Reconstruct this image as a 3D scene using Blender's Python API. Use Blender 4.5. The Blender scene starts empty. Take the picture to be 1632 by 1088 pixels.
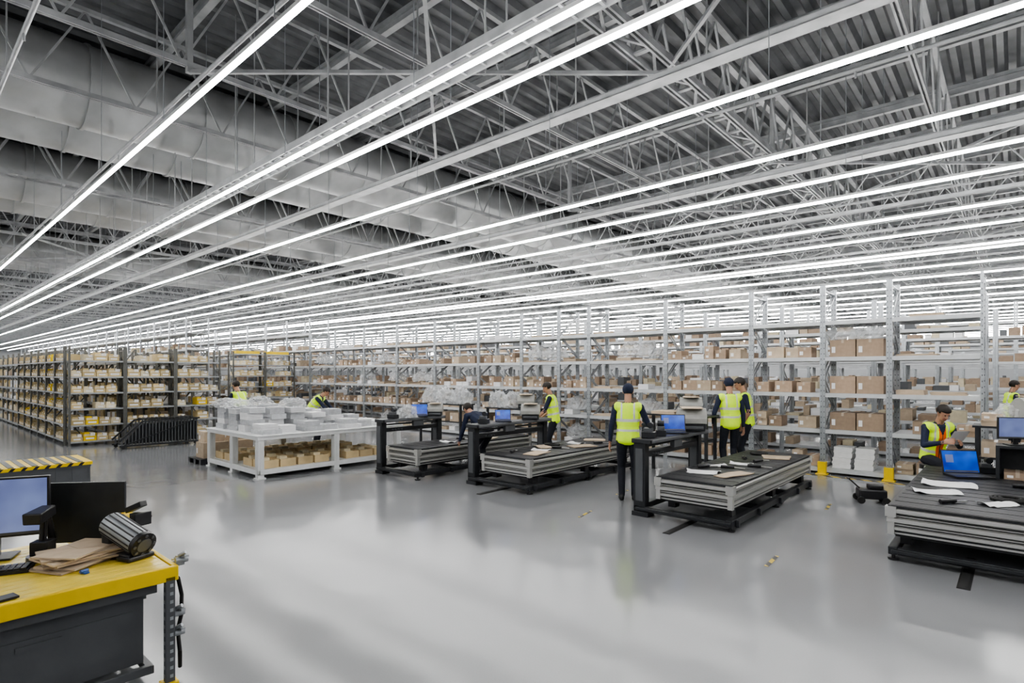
import bpy, bmesh, math, random
from mathutils import Vector, Matrix, kdtree
random.seed(7)
V=Vector
SC=bpy.context.scene; COL=SC.collection
SC.view_settings.view_transform='AgX'
try: SC.view_settings.look='AgX - Medium High Contrast'
except Exception: pass
SC.view_settings.exposure=-0.46

# ---------------------------------------------------------------- materials
def mat(name,col,rough=.5,metal=0.,nscale=0,namt=.12,rand=0.,emit=0,emcol=None,alpha=1.,bump=0.,spec=None):
    m=bpy.data.materials.new(name); m.use_nodes=True
    nt=m.node_tree; b=nt.nodes['Principled BSDF']
    c=(col[0],col[1],col[2],1)
    b.inputs['Base Color'].default_value=c
    b.inputs['Roughness'].default_value=rough
    b.inputs['Metallic'].default_value=metal
    if alpha<1: b.inputs['Alpha'].default_value=alpha
    if emit:
        b.inputs['Emission Color'].default_value=(*(emcol or col),1)
        b.inputs['Emission Strength'].default_value=emit
    src=None
    if nscale:
        tc=nt.nodes.new('ShaderNodeTexCoord'); n=nt.nodes.new('ShaderNodeTexNoise')
        n.inputs['Scale'].default_value=nscale; n.inputs['Detail'].default_value=4
        nt.links.new(tc.outputs['Object'],n.inputs['Vector'])
        r=nt.nodes.new('ShaderNodeMapRange')
        r.inputs['From Min'].default_value=.3; r.inputs['From Max'].default_value=.7
        r.inputs['To Min'].default_value=1-namt; r.inputs['To Max'].default_value=1+namt
        nt.links.new(n.outputs['Fac'],r.inputs['Value']); src=r.outputs['Result']
        if bump:
            bp=nt.nodes.new('ShaderNodeBump'); bp.inputs['Strength'].default_value=bump
            bp.inputs['Distance'].default_value=.02
            nt.links.new(n.outputs['Fac'],bp.inputs['Height']); nt.links.new(bp.outputs['Normal'],b.inputs['Normal'])
    if rand:
        oi=nt.nodes.new('ShaderNodeObjectInfo'); r2=nt.nodes.new('ShaderNodeMapRange')
        r2.inputs['To Min'].default_value=1-rand; r2.inputs['To Max'].default_value=1+rand
        nt.links.new(oi.outputs['Random'],r2.inputs['Value'])
        if src:
            mu=nt.nodes.new('ShaderNodeMath'); mu.operation='MULTIPLY'
            nt.links.new(src,mu.inputs[0]); nt.links.new(r2.outputs['Result'],mu.inputs[1]); src=mu.outputs[0]
        else: src=r2.outputs['Result']
    if src:
        vm=nt.nodes.new('ShaderNodeVectorMath'); vm.operation='SCALE'
        vm.inputs[0].default_value=col[:3]; nt.links.new(src,vm.inputs['Scale'])
        nt.links.new(vm.outputs[0],b.inputs['Base Color'])
    return m
M={}
M['galv']=mat('galvanised_steel',(.36,.38,.40),.36,.55,9,.15)
M['deck']=mat('shelf_deck',(.50,.515,.53),.42,.2,5,.08)
M['hole']=mat('punched_holes',(.09,.095,.10),.6,.2,5,.08)
M['dsteel']=mat('dark_rack_steel',(.13,.13,.12),.45,.4,8,.2)
M['card']=mat('cardboard',(.34,.25,.18),.85,0,14,.1,.25)
M['card2']=mat('cardboard_pale',(.48,.385,.285),.85,0,10,.1,.2)
M['tape']=mat('packing_tape',(.46,.37,.28),.3)
M['paper']=mat('white_paper',(.78,.78,.79),.7,0,12,.04)
M['cream']=mat('cream_plastic',(.55,.43,.22),.55,0,10,.1,.25)
M['creamp']=mat('cream_parcel',(.66,.58,.41),.7,0,10,.1,.25)
M['yellow']=mat('yellow_paint',(.76,.53,.01),.38,0,6,.08)
M['ybench']=mat('yellow_bench_top',(.74,.56,.09),.2,0,7,.1,bump=.06)
M['white']=mat('white_powder_coat',(.72,.73,.73),.4,.0,6,.05)
M['black']=mat('black_plastic',(.014,.014,.016),.38,0,20,.2)
M['char']=mat('charcoal_metal',(.030,.032,.036),.4,.3,10,.15)
M['grey']=mat('grey_plastic',(.085,.09,.097),.45,0,6,.1)
M['lgrey']=mat('light_grey_plastic',(.36,.36,.34),.4,0,6,.1)
M['mat']=mat('cutting_mat_black',(.016,.017,.02),.5,0,30,.3,bump=.2)
M['alu']=mat('extruded_aluminium',(.56,.555,.54),.3,.6,2,.04)
M['roof']=mat('roof_deck_metal',(.14,.145,.153),.45,.3,3,.2)
M['steelw']=mat('roof_steel_paint',(.40,.41,.42),.42,.3,4,.18)
M['duct']=mat('duct_sheet_metal',(.46,.47,.475),.36,.4,1.5,.15)
M['wall']=mat('wall_panel',(.33,.34,.35),.7,0,.4,.06)
M['plastic']=mat('clear_wrap',(.80,.82,.84),.14,0,12,.1,alpha=.33,bump=.7)
M['skin']=mat('skin',(.42,.23,.155),.5,0,30,.05)
M['lip']=mat('lip',(.30,.11,.09),.5)
M['navy']=mat('navy_cloth',(.012,.018,.045),.85,0,40,.2)
M['trou']=mat('dark_trousers',(.012,.014,.022),.85,0,40,.2)
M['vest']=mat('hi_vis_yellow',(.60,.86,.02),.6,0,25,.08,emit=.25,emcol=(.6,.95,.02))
M['refl']=mat('reflective_tape',(.62,.64,.60),.35,.1)
M['orange']=mat('orange_band',(.9,.16,.02),.6)
M['hair']=mat('dark_hair',(.014,.009,.006),.6)
M['shoe']=mat('black_shoe',(.012,.012,.013),.45)
M['eye']=mat('eye_dark',(.02,.015,.01),.2)
M['wood']=mat('pale_wood',(.57,.44,.25),.6,0,4,.15,.15)
M['rubber']=mat('black_rubber',(.012,.012,.012),.7)
M['blue']=mat('blue_plastic',(.03,.09,.3),.4)
M['greyp']=mat('grey_wrapped_paper',(.56,.57,.59),.25,0,14,.12,.12,bump=.3)
M['tube']=mat('led_tube',(1,1,1),.5,emit=55,emcol=(1.,.99,.97))

def screen_mat(name,a,b,st):
    m=bpy.data.materials.new(name); m.use_nodes=True; nt=m.node_tree; p=nt.nodes['Principled BSDF']
    tc=nt.nodes.new('ShaderNodeTexCoord'); w=nt.nodes.new('ShaderNodeTexNoise'); w.inputs['Scale'].default_value=3.5
    cr=nt.nodes.new('ShaderNodeValToRGB'); cr.color_ramp.elements[0].position=.35; cr.color_ramp.elements[1].position=.65
    cr.color_ramp.elements[0].color=(*a,1); cr.color_ramp.elements[1].color=(*b,1)
    nt.links.new(tc.outputs['Object'],w.inputs['Vector']); nt.links.new(w.outputs['Fac'],cr.inputs['Fac'])
    nt.links.new(cr.outputs['Color'],p.inputs['Emission Color']); p.inputs['Emission Strength'].default_value=st
    p.inputs['Base Color'].default_value=(.01,.01,.02,1); p.inputs['Roughness'].default_value=.15
    return m
M['scrb']=screen_mat('screen_blue',(.003,.025,.40),(.02,.18,.9),1.1)
M['scrp']=screen_mat('screen_lavender',(.15,.18,.38),(.24,.30,.55),1.1)

def floor_mat():
    m=bpy.data.materials.new('epoxy_floor'); m.use_nodes=True; nt=m.node_tree; p=nt.nodes['Principled BSDF']
    tc=nt.nodes.new('ShaderNodeTexCoord')
    n=nt.nodes.new('ShaderNodeTexNoise'); n.inputs['Scale'].default_value=.35; n.inputs['Detail'].default_value=1.5; n.inputs['Roughness'].default_value=.35
    n2=nt.nodes.new('ShaderNodeTexNoise'); n2.inputs['Scale'].default_value=90; n2.inputs['Detail'].default_value=1
    nt.links.new(tc.outputs['Object'],n.inputs['Vector']); nt.links.new(tc.outputs['Object'],n2.inputs['Vector'])
    cr=nt.nodes.new('ShaderNodeValToRGB'); cr.color_ramp.elements[0].position=.25; cr.color_ramp.elements[1].position=.75
    cr.color_ramp.elements[0].color=(.215,.22,.23,1); cr.color_ramp.elements[1].color=(.245,.25,.26,1)
    nt.links.new(n.outputs['Fac'],cr.inputs['Fac'])
    mx=nt.nodes.new('ShaderNodeMixRGB'); mx.blend_type='MULTIPLY'; mx.inputs['Fac'].default_value=.08
    nt.links.new(cr.outputs['Color'],mx.inputs[1]); nt.links.new(n2.outputs['Fac'],mx.inputs[2])
    nt.links.new(mx.outputs[0],p.inputs['Base Color'])
    p.inputs['Roughness'].default_value=.155
    p.inputs['IOR'].default_value=1.58
    n3=nt.nodes.new('ShaderNodeTexNoise'); n3.inputs['Scale'].default_value=2.0; n3.inputs['Detail'].default_value=0
    nt.links.new(tc.outputs['Object'],n3.inputs['Vector'])
    b=nt.nodes.new('ShaderNodeBump'); b.inputs['Strength'].default_value=.22; b.inputs['Distance'].default_value=.02
    nt.links.new(n3.outputs['Fac'],b.inputs['Height']); nt.links.new(b.outputs['Normal'],p.inputs['Normal'])
    return m
M['floor']=floor_mat()
def hazard():
    m=bpy.data.materials.new('hazard_tape'); m.use_nodes=True; nt=m.node_tree; p=nt.nodes['Principled BSDF']
    tc=nt.nodes.new('ShaderNodeTexCoord'); w=nt.nodes.new('ShaderNodeTexWave'); w.bands_direction='DIAGONAL'; w.inputs['Scale'].default_value=2.6
    cr=nt.nodes.new('ShaderNodeValToRGB'); cr.color_ramp.interpolation='CONSTANT'
    cr.color_ramp.elements[1].position=.55
    cr.color_ramp.elements[0].color=(.55,.40,.05,1); cr.color_ramp.elements[1].color=(.03,.03,.03,1)
    nt.links.new(tc.outputs['Object'],w.inputs['Vector']); nt.links.new(w.outputs['Fac'],cr.inputs['Fac'])
    nt.links.new(cr.outputs['Color'],p.inputs['Base Color']); p.inputs['Roughness'].default_value=.5
    return m
M['haz']=hazard()

# ---------------------------------------------------------------- mesh builder
class MB:
    def __init__(s): s.v=[]; s.f=[]; s.m=[]; s.sm=[]
    def add(s,vs,fs,m=0,smooth=False):
        o=len(s.v); s.v+= [tuple(x) for x in vs]
        for f in fs: s.f.append([i+o for i in f]); s.m.append(m); s.sm.append(smooth)
        return s
    def hexa(s,c,m=0):
        return s.add(c,[(0,3,2,1),(4,5,6,7),(0,1,5,4),(1,2,6,5),(2,3,7,6),(3,0,4,7)],m)
    def box(s,x0,x1,y0,y1,z0,z1,m=0):
        return s.hexa([(x0,y0,z0),(x1,y0,z0),(x1,y1,z0),(x0,y1,z0),(x0,y0,z1),(x1,y0,z1),(x1,y1,z1),(x0,y1,z1)],m)
    def bar(s,p0,p1,w,h,m=0):
        p0=V(p0);p1=V(p1); d=(p1-p0).normalized(); up=V((0,0,1)) if abs(d.z)<.97 else V((0,1,0))
        sd=d.cross(up).normalized(); u=sd.cross(d)
        sd=sd*w/2; u=u*h/2
        return s.hexa([p0-sd-u,p0+sd-u,p1+sd-u,p1-sd-u,p0-sd+u,p0+sd+u,p1+sd+u,p1-sd+u],m)
    def cyl(s,p0,p1,r,n=12,m=0,r1=None,cap=True):
        p0=V(p0);p1=V(p1); r1=r if r1 is None else r1
        d=(p1-p0).normalized(); up=V((0,0,1)) if abs(d.z)<.97 else V((0,1,0))
        a=d.cross(up).normalized(); b=d.cross(a)
        vs=[]
        for p,rr in((p0,r),(p1,r1)):
            for i in range(n):
                t=2*math.pi*i/n; vs.append(p+(a*math.cos(t)+b*math.sin(t))*rr)
        s.add(vs,[(i,i+n,(i+1)%n+n,(i+1)%n) for i in range(n)],m,True)
        if cap: s.add(vs,[tuple(range(n)),tuple(range(2*n-1,n-1,-1))],m)
        return s
    def mesh(s,name,mats,bevel=0):
        me=bpy.data.meshes.new(name); me.from_pydata(s.v,[],s.f)
        for k in (mats if isinstance(mats,(list,tuple)) else [mats]): me.materials.append(M[k])
        me.polygons.foreach_set('material_index',s.m); me.polygons.foreach_set('use_smooth',s.sm)
        me.update(); return me

def ob(name,mesh=None,loc=(0,0,0),rz=0,parent=None,label=None,cat=None,group=None,kind=None,rot=None,bev=0):
    o=bpy.data.objects.new(name,mesh); COL.objects.link(o)
    o.location=loc; o.rotation_euler=rot if rot else (0,0,rz)
    if parent: o.parent=parent
    if label: o['label']=label
    if cat: o['category']=cat
    if group: o['group']=group
    if kind: o['kind']=kind
    if bev:
        b=o.modifiers.new('bevel','BEVEL'); b.width=bev; b.segments=2; b.limit_method='ANGLE'
    return o
def B(*a,m=0): return MB().box(*a,m=m)

# ---------------------------------------------------------------- camera
cam=bpy.data.cameras.new('camera'); cam.lens=19.84; cam.sensor_width=36; cam.shift_y=.03125; cam.clip_end=400
co=bpy.data.objects.new('camera',cam); COL.objects.link(co); co.location=(0,0,1.9)
co.rotation_euler=(math.pi/2,0,math.radians(41.8)); SC.camera=co
w=bpy.data.worlds.new('world'); SC.world=w; w.use_nodes=True
w.node_tree.nodes['Background'].inputs[0].default_value=(.8,.85,.9,1); w.node_tree.nodes['Background'].inputs[1].default_value=.5

# ---------------------------------------------------------------- room
X0,X1,Y0,Y1,ZC=-105,12,-10,72,8.05
ob('floor',B(X0,X1,Y0,Y1,-.1,0).mesh('floor','floor'),label='polished light grey epoxy concrete floor',kind='structure')
mb=MB(); per=.34; n=int((X1-X0)/per); vs=[]
prof=[(0,0),(.1,0),(.16,.09),(.28,.09)]
for i in range(n):
    for dx,dz in prof:
        x=X0+i*per+dx; vs.append((x,Y0,ZC+dz)); vs.append((x,Y1,ZC+dz))
k=len(vs)//2
mb.add(vs,[(2*i,2*i+1,2*i+3,2*i+2) for i in range(k-1)],0)
ob('ceiling',mb.mesh('ceiling','roof'),label='corrugated grey metal roof deck',kind='structure')
ob('wall_left',B(X0-.2,X0,Y0,Y1,0,ZC).mesh('wall_left','wall'),kind='structure',label='pale grey far warehouse wall')
ob('wall_right',B(X1,X1+.2,Y0,Y1,0,ZC).mesh('wall_right','wall'),kind='structure',label='pale grey warehouse wall')
ob('wall_front',B(X0,X1,Y1,Y1+.2,0,ZC).mesh('wall_front','wall'),kind='structure',label='pale grey far warehouse wall')
ob('wall_back',B(X0,X1,Y0-.2,Y0,0,ZC).mesh('wall_back','wall'),kind='structure',label='pale grey warehouse wall')

def truss_mesh(L,z0,z1,panel,cw,axis,double=0):
    mb=MB()
    def P(t,s,z): return (s,t,z) if axis=='y' else (t,s,z)
    offs=[0] if not double else [-double,double]
    nP=int(L/panel)
    for s in offs:
        for q in(-cw*.32,cw*.32):
            mb.bar(P(0,s+q,z0),P(L,s+q,z0),cw*.3,cw*.9)
        mb.bar(P(0,s,z0+cw*.4),P(L,s,z0+cw*.4),cw,.012); mb.bar(P(0,s,z1),P(L,s,z1),cw,cw*.8)
        for i in range(nP):
            a=i*panel
            mb.bar(P(a,s,z0),P(a+panel/2,s,z1),cw*.34,cw*.34); mb.bar(P(a+panel/2,s,z1),P(a+panel,s,z0),cw*.34,cw*.34)
    if double:
        for i in range(nP*2):
            a=i*panel/2; sg=1 if i%2 else -1
            mb.bar(P(a,-double,z0),P(a,double,z0),cw*.7,.03)
            mb.bar(P(a,-double*sg,z0),P(a+panel/2,double*sg,z0),cw*.4,.03)
    return mb.mesh('roof_truss','steelw')
tl=truss_mesh(81,6.4,7.75,1.4,.085,'y'); th=truss_mesh(81,6.4,7.75,1.4,.11,'y',.17)
xs=[9.1,6.5,3.9,1.4,-1.1,-3.9,-6.4,-9.0,-11.2,-16.9,-24,-26.6,-29.2]+[-35-2.6*i for i in range(27)]
for i,x in enumerate(xs):
    heavy=(x in(-3.9,3.9,-16.9)) or (i>9 and i%3==0)
    ob('roof_truss',th if heavy else tl,(x,Y0+.3,0),label='wide galvanised lattice box girder under the roof' if heavy else 'grey steel lattice roof truss',cat='truss',group='roof trusses')
tx=truss_mesh(112,5.45,6.25,1.1,.055,'x')
for y in (14.2,16.6,19.2,22,25,29,34,40,46,52,58):
    ob('roof_truss',tx,(-103,y,0),label='shallow steel lattice truss above the light rows',cat='truss',group='cross trusses')
mb=MB(); mb.box(0,116,-.06,.06,7.84,7.85); mb.box(0,116,-.008,.008,7.85,7.98); mb.box(0,116,-.06,.06,7.98,8.05)
pm=mb.mesh('roof_purlin','steelw')
for i in range(34):
    ob('roof_purlin',pm,(X0+.4,-8.2+i*2.35,0),label='steel I-beam purlin under the roof deck',cat='beam',group='roof purlins')
mb=MB(); mb.cyl((0,0,0),(111,0,0),.03,8,cap=False)
for i in range(30): mb.box(i*3.8,i*3.8+.02,-.01,.01,.03,8.05-6.2); mb.cyl((i*3.8+1.5,0,-.12),(i*3.8+1.5,0,0),.015,6)
pp=mb.mesh('sprinkler_pipe','steelw')
for y in(1.2,3.1,5.6,7.6,9.2,12.6,17.4,21.2,26.5,31.5):
    ob('sprinkler_pipe',pp,(-102,y,6.2),label='thin grey sprinkler pipe under the trusses',cat='pipe',group='sprinkler pipes')
mb=MB(); mb.bar((0,0,0),(5.2,4.7,0),.05,.05); mb.bar((0,4.7,.08),(5.2,0,.08),.05,.05); mb.box(-.04,.04,-.04,.04,-.02,1.65)
brm=mb.mesh('roof_brace','steelw')
for x in(-9.0,-3.8,1.4,-29,-42,-55):
    for y in(3,12.4,21.8,31.2): ob('roof_brace',brm,(x,y,6.3),label='crossed steel roof brace between the trusses',cat='brace',group='roof braces')
mb=MB(); mb.box(0,111,-.12,.12,0,.02); mb.box(0,111,-.12,-.11,0,.08); mb.box(0,111,.11,.12,0,.08)
for i in range(28): mb.box(i*4,i*4+.02,-.12,-.105,.08,8.05-5.9)
tr=mb.mesh('cable_duct','steelw')
for y in(7.15,12.1): ob('cable_duct',tr,(-101,y,5.9),label='long grey metal cable trunking',cat='cable tray',group='cable trunking')
dmb=MB()
R=.74; seg=1.9
for i in range(40):
    dmb.cyl((0,i*seg,0),(0,i*seg+seg,0),R,28,cap=False)
    dmb.cyl((0,i*seg-.03,0),(0,i*seg+.03,0),R+.025,28,cap=True)
    for q in(.6,1.25): dmb.cyl((0,i*seg+q-.012,0),(0,i*seg+q+.012,0),R+.01,28,cap=False)
dm=dmb.mesh('air_duct','duct')
for x in(-12.9,-14.5,-19.6,-21.2,-31.2,-32.8):
    ob('air_duct',dm,(x,-7,7.2),label='large round galvanised ventilation duct with ribbed joints',cat='duct',group='ventilation ducts')
mb=MB()
for s in(-.16,.16): mb.box(0,104,s-.012,s+.012,0,.1)
for i in range(347): mb.box(i*.3,i*.3+.03,-.16,.16,.01,.03)
mb.box(0,104,-.1,-.04,.03,.07,1)
for i in range(35):
    for s in(-.16,.16): mb.box(i*3,i*3+.015,s-.008,s+.008,.1,8.05-5.22)
ob('cable_tray',mb.mesh('cable_tray',['steelw','grey']),(-100,4.22,5.22),label='galvanised ladder cable tray hung beside the light rows',cat='cable tray')

def lightmeshes():
    L=109; hs=MB(); tb=MB(); wr=MB()
    hs.box(0,L,-.024,.024,.02,.06)
    for i in range(19):
        tb.cyl((i*L/19,0,0),((i+1)*L/19,0,0),.0225,6,cap=False)
    for i in range(37): wr.box(i*3,i*3+.008,-.004,.004,.06,3.05)
    return hs.mesh('housing','white'),tb.mesh('lamp_tube','tube'),wr.mesh('suspension_wire','galv')
hm,tm,wm=lightmeshes()
ly=[-7.5,-4.5,-1.6,2.37,3.95,4.5,6.4,8.56,10.1,11.35,13.5,15.3,17.6,18.2]+[20.3+2.15*i for i in range(23)]
for y in ly:
    r=ob('linear_light',None,(-101,y,5.0),label='long continuous suspended white linear LED light row',cat='light',group='suspended light rows')
    ob('housing',hm,parent=r); ob('lamp_tube',tm,parent=r,label='glowing white tube')
    ob('suspension_wire',wm,parent=r,kind='stuff')

# ---------------------------------------------------------------- racks
LV=[.12,.845,1.53,2.21,2.89]
cache={}
def rackparts(w,d,h,lv,steel,deckm,beam=.075):
    key=(round(w,3),d,h,len(lv),steel)
    if key in cache: return cache[key]
    up=MB(); up.box(0,.045,0,.05,0,h)
    for i in range(int(h/.1)-1): 
        up.box(.018,.030,-.0015,.0,.06+i*.1,.085+i*.1,1)
    up.box(-.004,.06,-.02,.075,0,.012)
    br=MB()
    z=.15; f=0
    while z<h-.6:
        br.bar((.023,.05,z) if f else (.023,d-.05,z),(.023,d-.05,z+.55) if f else (.023,.05,z+.55),.018,.025); z+=.55; f=1-f
    br.bar((.023,.05,h-.1),(.023,d-.05,h-.1),.018,.025)
    sh=MB(); sh.box(.046,w-.046,.0,.045,-beam,0); sh.box(.046,w-.046,d-.045,d,-beam,0); sh.box(.046,w-.046,.045,d-.045,-.03,-.004)
    sh.box(.046,w-.046,-.006,0,-beam,-beam+.012)
    c=(up.mesh('upright',[steel,'hole']),br.mesh('brace',steel),sh.mesh('shelf',deckm))
    cache[key]=c; return c
def rack(loc,rz,w,d,h,lv,steel='galv',deckm='deck',label='',group='',beam=.075,name='pallet_rack'):
    u,b,s=rackparts(w,d,h,lv,steel,deckm,beam)
    r=ob(name,None,loc,rz,label=label,cat='shelving rack',group=group)
    for x in(0,w-.045):
        for y in(0,d-.05): ob('upright',u,(x,y,0),parent=r)
        ob('brace',b,(x,0,0),parent=r)
    for z in lv: ob('shelf',s,(0,0,z),parent=r)
    return r
PX=[-.39,-1.68,-2.74,-4.06,-5.96,-8.05,-9.0,-10.3,-12.0,-14,-16,-18,-20,-21.9]
for a,b in zip(PX[1:],PX[:-1]):
    rack((a,11.9,0),0,b-a-.004,.9,3.57,LV,label='tall galvanised steel shelving rack holding cardboard boxes',group='tall grey storage racks')
def simple_rack(w,d,h,lv,mats=('galv','deck')):
    mb=MB()
    for x in(0,w-.05):
        for y in(0,d-.05): mb.box(x,x+.05,y,y+.05,0,h)
        z=.2;f=0
        while z<h-.6:
            mb.bar((x+.025,.05 if f else d-.05,z),(x+.025,d-.05 if f else .05,z+.6),.02,.03); z+=.6; f=1-f
    for z in lv: mb.box(.05,w-.05,0,.05,z-.07,z,1); mb.box(.05,w-.05,d-.05,d,z-.07,z,1); mb.box(.05,w-.05,.05,d-.05,z-.03,z-.003,1)
    return mb.mesh('pallet_rack',list(mats))
sr=simple_rack(2.0,.9,3.6,LV); srt=simple_rack(2.0,.9,4.2,LV+[3.57])
stuff=MB()
def fill_stuff(x,y,w,d,lv,dens=.75,hmax=.28):
    for z in lv:
        t=.08
        while t<w-.22:
            bw=random.uniform(.12,.32)
            if t+bw>w-.07: break
            if random.random()<dens:
                hh=random.uniform(.05,hmax); dd=random.uniform(.35,d-.1)
                m=random.choice([0,0,0,1,1,2,3,4])
                stuff.box(x+t,x+t+bw,y+.03,y+.03+dd,z,z+hh,m)
            t+=bw+random.choice([.01,.03,.1])
for row,(y,xe,nb_) in enumerate([(15.3,-.45,26),(19.6,5.6,27),(24,6,27),(29,6,27),(36,6,28)]):
    for i in range(nb_):
        x=xe-2.005*(i+1)
        ob('pallet_rack',sr if row not in(2,4) else srt,(x,y,0),label='tall grey steel storage rack in a further row',cat='shelving rack',group='further storage racks')
        if i<24: fill_stuff(x,y,2,.9,LV[:5],.68)
for i in range(26):
    x=-21.95-2.005*(i+1)
    ob('pallet_rack',srt,(x,11.9,0),label='tall grey steel storage rack in a further row',cat='shelving rack',group='further storage racks')
    fill_stuff(x,11.9,2,.9,LV,.75)
for i in range(20):
    x=-27-2.005*i
    ob('pallet_rack',srt,(x,8.2,0),label='tall grey steel storage rack in a further row',cat='shelving rack',group='further storage racks')
    fill_stuff(x,8.2,2,.9,LV,.75)
ob('stacked_boxes',stuff.mesh('stacked_boxes',['card','card2','creamp','paper','grey']),label='many cardboard boxes stacked on the further racks',cat='boxes',kind='stuff')

LY=[.12,.545,.97,1.395,1.82,2.245]
def bin_mesh(w,d,h,mt):
    mb=MB(); t=.008
    mb.box(0,w,0,d,0,t); mb.box(0,t,t,d,t,h); mb.box(w-t,w,t,d,t,h); mb.box(t,w-t,d-t,d,t,h); mb.box(t,w-t,0,t,t,h*.62)
    mb.box(-.0,w,-.012,0,h*.54,h*.62)
    mb.box(.05,w-.05,-.003,0,h*.2,h*.42,1)
    mb.box(t+.01,w*.55,.03,d-.04,t,h*.86,2); mb.box(w*.57,w-t-.01,.05,d-.06,t,h*1.0,1)
    mb.box(t+.02,w*.5,.06,d-.1,h*.86,h*1.08,0)
    return mb.mesh('storage_bin',[mt,'paper','creamp'])
bins=[bin_mesh(.25,.40,.17,'cream'),bin_mesh(.30,.40,.20,'cream'),bin_mesh(.22,.38,.15,'creamp'),bin_mesh(.28,.38,.20,'yellow')]
bw=[.25,.30,.22,.28]
nb=0; ystuff=MB()
def fill_bins(loc,rz,w,indiv=True):
    global nb
    R=Matrix.Rotation(rz,3,'Z')
    for z in LY:
        t=.06
        while True:
            k=random.choices([0,1,2,3],[4,3,4,.5])[0]
            if t+bw[k]>w-.055: break
            if random.random()<.9:
                p=V(loc)+R@V((t,.03,z))
                if indiv and nb<300:
                    ob('storage_bin',bins[k],p,rz,label=['cream plastic storage bin filled with parcels','wide cream storage bin filled with parcels','pale cream cardboard bin filled with parcels','bright yellow plastic storage bin'][k],cat='bin',group='bins on low shelving'); nb+=1
                else:
                    hh=random.uniform(.1,.26)
                    x0,y0=p.x,p.y
                    if rz==0: ystuff.box(x0,x0+bw[k],y0,y0+.4,z,z+hh,random.choice([0,0,1,2,3]))
                    else: ystuff.box(x0-.4,x0,y0,y0+bw[k],z,z+hh,random.choice([0,0,1,2,3]))
            t+=bw[k]+.012
for y in(3.24,4.49,5.74):
    rack((-18.3,y,0),math.pi/2,1.246,.5,2.62,LY,'dsteel','galv','low dark steel shelving filled with cream bins','low cream bin shelving',.04,'shelving_unit')
    fill_bins((-18.3,y,0),math.pi/2,1.246)
sy=simple_rack(1.25,.5,2.62,LY,('dsteel','galv'))
for i in range(36):
    x=-18.9-1.255*(i+1)
    if i<6: rack((x,3.24,0),0,1.25,.5,2.62,LY,'dsteel','galv','low dark steel shelving filled with cream bins','low cream bin shelving',.04,'shelving_unit')
    else: ob('shelving_unit',sy,(x,3.24,0),label='low dark steel shelving filled with cream bins',cat='shelving rack',group='low cream bin shelving')
    fill_bins((x,3.24,0),0,1.25,i<6)
for y in(9.0,10.25):
    rack((-22.4,y,0),math.pi/2,1.246,.5,2.75,LY+[2.67],'dsteel','galv','low dark steel shelving with yellow trays on top','low cream bin shelving',.04,'shelving_unit')
    fill_bins((-22.4,y,0),math.pi/2,1.246,nb<270)
for i in range(3):
    for j in range(4):
        x=-19.6-1.255*(j+1); y=4.6+i*1.0
        ob('shelving_unit',sy,(x,y,0),label='low dark steel shelving filled with cream bins',cat='shelving rack',group='low cream bin shelving')
        fill_bins((x,y,0),0,1.25,False)
ob('stacked_bins',ystuff.mesh('stacked_bins',['cream','creamp','card2','paper']),label='many cream bins and parcels on further low shelving',cat='bins',kind='stuff')
mb=MB(); mb.box(0,.9,0,.06,0,.11); mb.box(0,.9,.3,.36,0,.11); mb.box(0,.05,.06,.3,0,.11); mb.box(.85,.9,.06,.3,0,.11); mb.box(.05,.85,.06,.3,0,.015)
ty=mb.mesh('yellow_tray','yellow')
for y in(9.15,10.35): ob('yellow_tray',ty,(-22.45,y,2.671),math.pi/2,label='bright yellow plastic tray on top of shelving',cat='tray',group='yellow trays')

def cbox_mesh(w,d,h,mt='card'):
    mb=MB(); mb.box(0,w,0,d,0,h)
    mb.box(w/2-.02,w/2+.02,-.0015,d,h,h+.0015,1); mb.box(w/2-.02,w/2+.02,-.0015,0,h-.06,h,1)
    mb.box(.03,.09,-.0015,0,h*.25,h*.6,2)
    return mb.mesh('cardboard_box',[mt,'tape','paper'])
bx=[(.24,.38,.20),(.32,.42,.22),(.19,.34,.14),(.42,.5,.32),(.26,.40,.09)]
bm=[cbox_mesh(*b) for b in bx]; bm2=[cbox_mesh(*b,'card2') for b in bx]
flat=[]
for w_,d_,h_ in((.5,.5,.05),(.42,.6,.08),(.6,.55,.035)):
    mb=MB(); n=max(2,int(h_/.012))
    for i in range(n):
        o=random.uniform(-.015,.015); mb.box(.02+o,w_+o,.02-o,d_-o,i*h_/n,(i+.85)*h_/n)
    flat.append((w_,mb.mesh('cardboard_sheets','card2')))
mbp=MB()
for i in range(9): 
    o=random.uniform(-.012,.012); mbp.box(.0+o,.30+o,.0-o,.4-o,i*.022,i*.022+.019)
paperst=mbp.mesh('paper_stack','paper')
mbp=MB()
for i in range(4): 
    o=random.uniform(-.012,.012); mbp.box(.0+o,.26+o,.0-o,.35-o,i*.03,i*.03+.026)
paperlow=mbp.mesh('paper_stack','paper')
def wrap_mesh(sx,sy_,sz,seed):
    bmh=bmesh.new(); bmesh.ops.create_icosphere(bmh,subdivisions=4,radius=1)
    rnd=random.Random(seed); ph=[(rnd.uniform(3,12),rnd.uniform(0,6),V((rnd.uniform(-1,1),rnd.uniform(-1,1),rnd.uniform(-1,1))).normalized()) for _ in range(10)]
    for v in bmh.verts:
        c=v.co.normalized(); r=1+sum(abs(math.sin(f*c.dot(d)+p))*.11 for f,p,d in ph)-.45
        v.co=V((c.x*r*sx,c.y*r*sy_,max(0,(c.z*r+.25))*sz))
    me=bpy.data.meshes.new('plastic_wrap'); bmh.to_mesh(me); bmh.free(); me.materials.append(M['plastic'])
    return me
wraps=[wrap_mesh(.26,.22,.22,i) for i in range(3)]
ncb=0
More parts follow.
